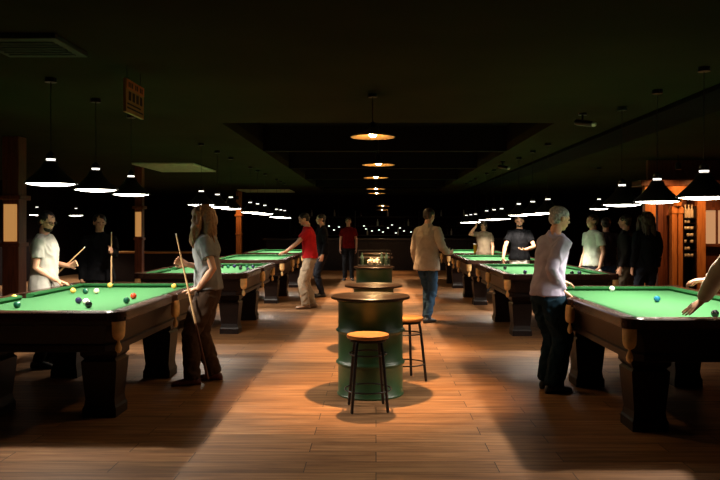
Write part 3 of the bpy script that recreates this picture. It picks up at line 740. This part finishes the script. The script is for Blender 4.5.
tag(fin('flared_capital', bm, M['orange'], None, 50), 'flared orange wooden capital above the paired posts', 'capital')
bm = bmesh.new(); box(bm, bx(655), XR, D+.32, D+.42, 0, CZ-.001)
tag(fin('wall_partition', bm, M['redwood']), kind='structure').name = 'wall_partition'
bm = bmesh.new(); box(bm, bx(640), XR, D-.05, D+.42, zz(186), zz(180), .01)
tag(fin('trim', bm, M['redwood']), kind='structure').name = 'trim_5'
sh = empty('bottle_shelf', (bx(690.5), D+.02, 0), 'dark open shelf unit holding pale cups and bottles between the posts', 'shelf')
w = (bx(697)-bx(684))/2
bm = bmesh.new(); box(bm, -w, -w+.015, 0, .28, 0, zz(206)); box(bm, w-.015, w, 0, .28, 0, zz(206)); box(bm, -w, w, .27, .285, 0, zz(206)); fin('frame', bm, M['mahog'], sh)
levels = [zz(y) for y in (257, 250, 243, 236.5, 229.5, 223, 218)]
for z in levels:
    bm = bmesh.new(); box(bm, -w+.0155, w-.0155, .02, .265, z-.012, z); fin('shelf_board', bm, M['mahog'], sh)
cupme = None
def put(me, name, loc, lab, cat, grp):
    o = bpy.data.objects.new(name, me); C.objects.link(o); o.location = loc; tag(o, lab, cat, grp); return o
bm = bmesh.new(); lathe(bm, [(.022, 0), (.030, .01), (.034, .055), (.031, .055)], 16); cupme = bpy.data.meshes.new('cup'); bm.to_mesh(cupme); bm.free(); cupme.materials.append(M['bottle']); cupme.shade_smooth()
bm = bmesh.new(); lathe(bm, [(.03, 0), (.032, .02), (.032, .14), (.012, .18), (.012, .24)], 16); botme = bpy.data.meshes.new('bottle'); bm.to_mesh(botme); bm.free(); botme.materials.append(M['bottle']); botme.shade_smooth()
botme2 = botme.copy(); botme2.materials.clear(); botme2.materials.append(M['bottled'])
for i, z in enumerate(levels):
    hn = ['bottom', 'second lowest', 'third lowest', 'middle', 'third highest', 'second highest', 'top'][i]
    if i == 6:
        for k, x in enumerate((-.04, .02, .075)): put(botme, 'bottle', (bx(690.5)+x, D+.12, z), '%s pale bottle on the top of the shelf unit at the right' % ['left', 'middle', 'right'][k], 'bottle', 'bottles on the top shelf')
    else:
        for k, x in enumerate((-.06, .0, .06)):
            if (i+k) % 4 == 3: continue
            put(cupme, 'cup', (bx(690.5)+x, D+.10, z), '%s pale cup on the %s shelf at the right' % (['left', 'middle', 'right'][k], hn), 'cup', 'cups on the shelf unit')
# lit window at the right edge
bm = bmesh.new(); box(bm, bx(711), bx(735), D+.24, D+.30, zz(244), zz(210)); 
tag(fin('window_1', bm, M['window']), kind='structure')
bm = bmesh.new()
for a, b_, c_, d_ in ((709, 711, 247, 207), (711, 735, 247, 244), (711, 735, 210, 207), (722, 723.5, 244, 210)): box(bm, bx(a), bx(b_), D+.2, D+.31, zz(c_), zz(d_))
tag(fin('trim_6', bm, M['redwood']), kind='structure')
# wall lights that wash the orange posts
def warm_spot(x, y, z, tx, ty, tz, e, size=100):
    t = empty('wall_spotlight', (x, y, z), 'small spotlight on the ceiling washing the wooden front', 'spotlight', 'spotlights over the wooden front')
    bm = bmesh.new(); lathe(bm, [(.05, 0), (.05, .1), (.03, .12)], 16); fin('housing', bm, M['shade'], t, 40)
    bm = bmesh.new(); tube(bm, [(0,0,.12), (0,0,CZ-z-.001)], .008, 8, False); fin('stem', bm, M['shade'], t)
    l = bpy.data.lights.new('spot_bulb', 'SPOT'); l.energy = e; l.color = (1, .45, .15); l.spot_size = math.radians(size); l.spot_blend = .7; l.shadow_soft_size = .04
    o = bpy.data.objects.new('spot_bulb', l); C.objects.link(o); o.parent = t; o.location = (0,0,-.03)
    dv = V((tx-x, ty-y, tz-z)); o.rotation_euler = dv.to_track_quat('-Z', 'Y').to_euler(); return t
a_ = warm_spot(5.0, 11.9, 2.45, 5.0, D+.1, 1.4, 60); a_['label'] = 'spotlight over the bright orange post'
a_ = warm_spot(5.75, 11.9, 2.45, 5.6, D+.1, 1.4, 45); a_['label'] = 'spotlight over the bottle shelves'
a_ = warm_spot(-4.55, 23.6, 2.4, -4.62, 24.3, 1.6, 30, 70); a_['label'] = 'spotlight over the distant orange column'

# ------------------------------------------------------------------ back bar
bc = empty('bar_counter', (.4, 25.2, 0), 'long dark red bar counter at the far end of the hall', 'bar counter')
bm = bmesh.new(); box(bm, -4.2, 4.2, -.3, .3, 0, 1.05)
for k in range(12): box(bm, -4.1+k*.69, -3.5+k*.69, -.32, -.3, .12, .95, .006)
fin('front', bm, M['mahog'], bc)
bm = bmesh.new(); box(bm, -4.3, 4.3, -.4, .35, 1.05, 1.11, .01); fin('top', bm, M['dtop'], bc)
bs = empty('back_shelf', (.4, 26.85, 0), 'dark wall shelves with bottles behind the far bar', 'shelf')
for z in (1.2, 1.55, 1.9):
    bm = bmesh.new(); box(bm, -3.6, 3.6, -.2, .2, z-.03, z); fin('shelf_board', bm, M['mahog'], bs)
for x in (-3.6, -1.2, 1.2, 3.57):
    bm = bmesh.new(); box(bm, x, x+.03, -.2, .2, 0, 2.1); fin('side_panel', bm, M['mahog'], bs)
for k in range(34):
    z = (1.2, 1.55, 1.9)[k % 3]; x = .4-3.4+6.8*((k*.618) % 1)
    if min(abs(x-.4-q) for q in (-3.58, -1.18, 1.22, 3.58)) < .07: continue
    put(botme if k % 2 else botme2, 'bottle', (x, 26.8, z), 'small bottle standing on the dark shelves behind the far bar', 'bottle', 'bottles behind the far bar')
for k, (px, py) in enumerate(((366, 229), (372, 231), (379, 230), (383, 232), (400, 228), (404, 231), (364, 226), (329, 226), (334, 230), (339, 227), (392, 225), (396, 233), (388, 228), (411, 232))):  # glows put in for highlights and bright blotches behind the bar
    d = 25.0; p = at(px, py, d)
    t = empty('bar_glow', p, 'tiny added glow above the far bar, standing for a bright speck', 'lamp', 'tiny added glows above the far bar')
    bm = bmesh.new(); ell(bm, (0,0,0), (.034,0,0), (0,.025,0), (0,0,.014), 10); fin('bulb', bm, M['glow_speck'], t, 60)
    bm = bmesh.new(); tube(bm, [(0,0,.02), (0,0,CZ-p.z-.001)], .003, 6, False); fin('cord', bm, M['shade'], t)

# ------------------------------------------------------------------ camera and world
w = bpy.data.worlds.new('World'); bpy.context.scene.world = w; w.use_nodes = True
w.node_tree.nodes['Background'].inputs[0].default_value = (0, 0, 0, 1); w.node_tree.nodes['Background'].inputs[1].default_value = 0
cam = bpy.data.cameras.new('camera'); co = bpy.data.objects.new('camera', cam); C.objects.link(co)
co.location = (0, 0, EYE); co.rotation_euler = (PI/2, 0, 0); cam.lens = 36*F/720; cam.sensor_width = 36
cam.shift_x = -(HX-360)/720; cam.shift_y = -(240-HY)/720
bpy.context.scene.camera = co
vs = bpy.context.scene.view_settings
vs.view_transform = 'Standard'; vs.look = 'None'; vs.exposure = 0; vs.gamma = 1; vs.use_curve_mapping = False
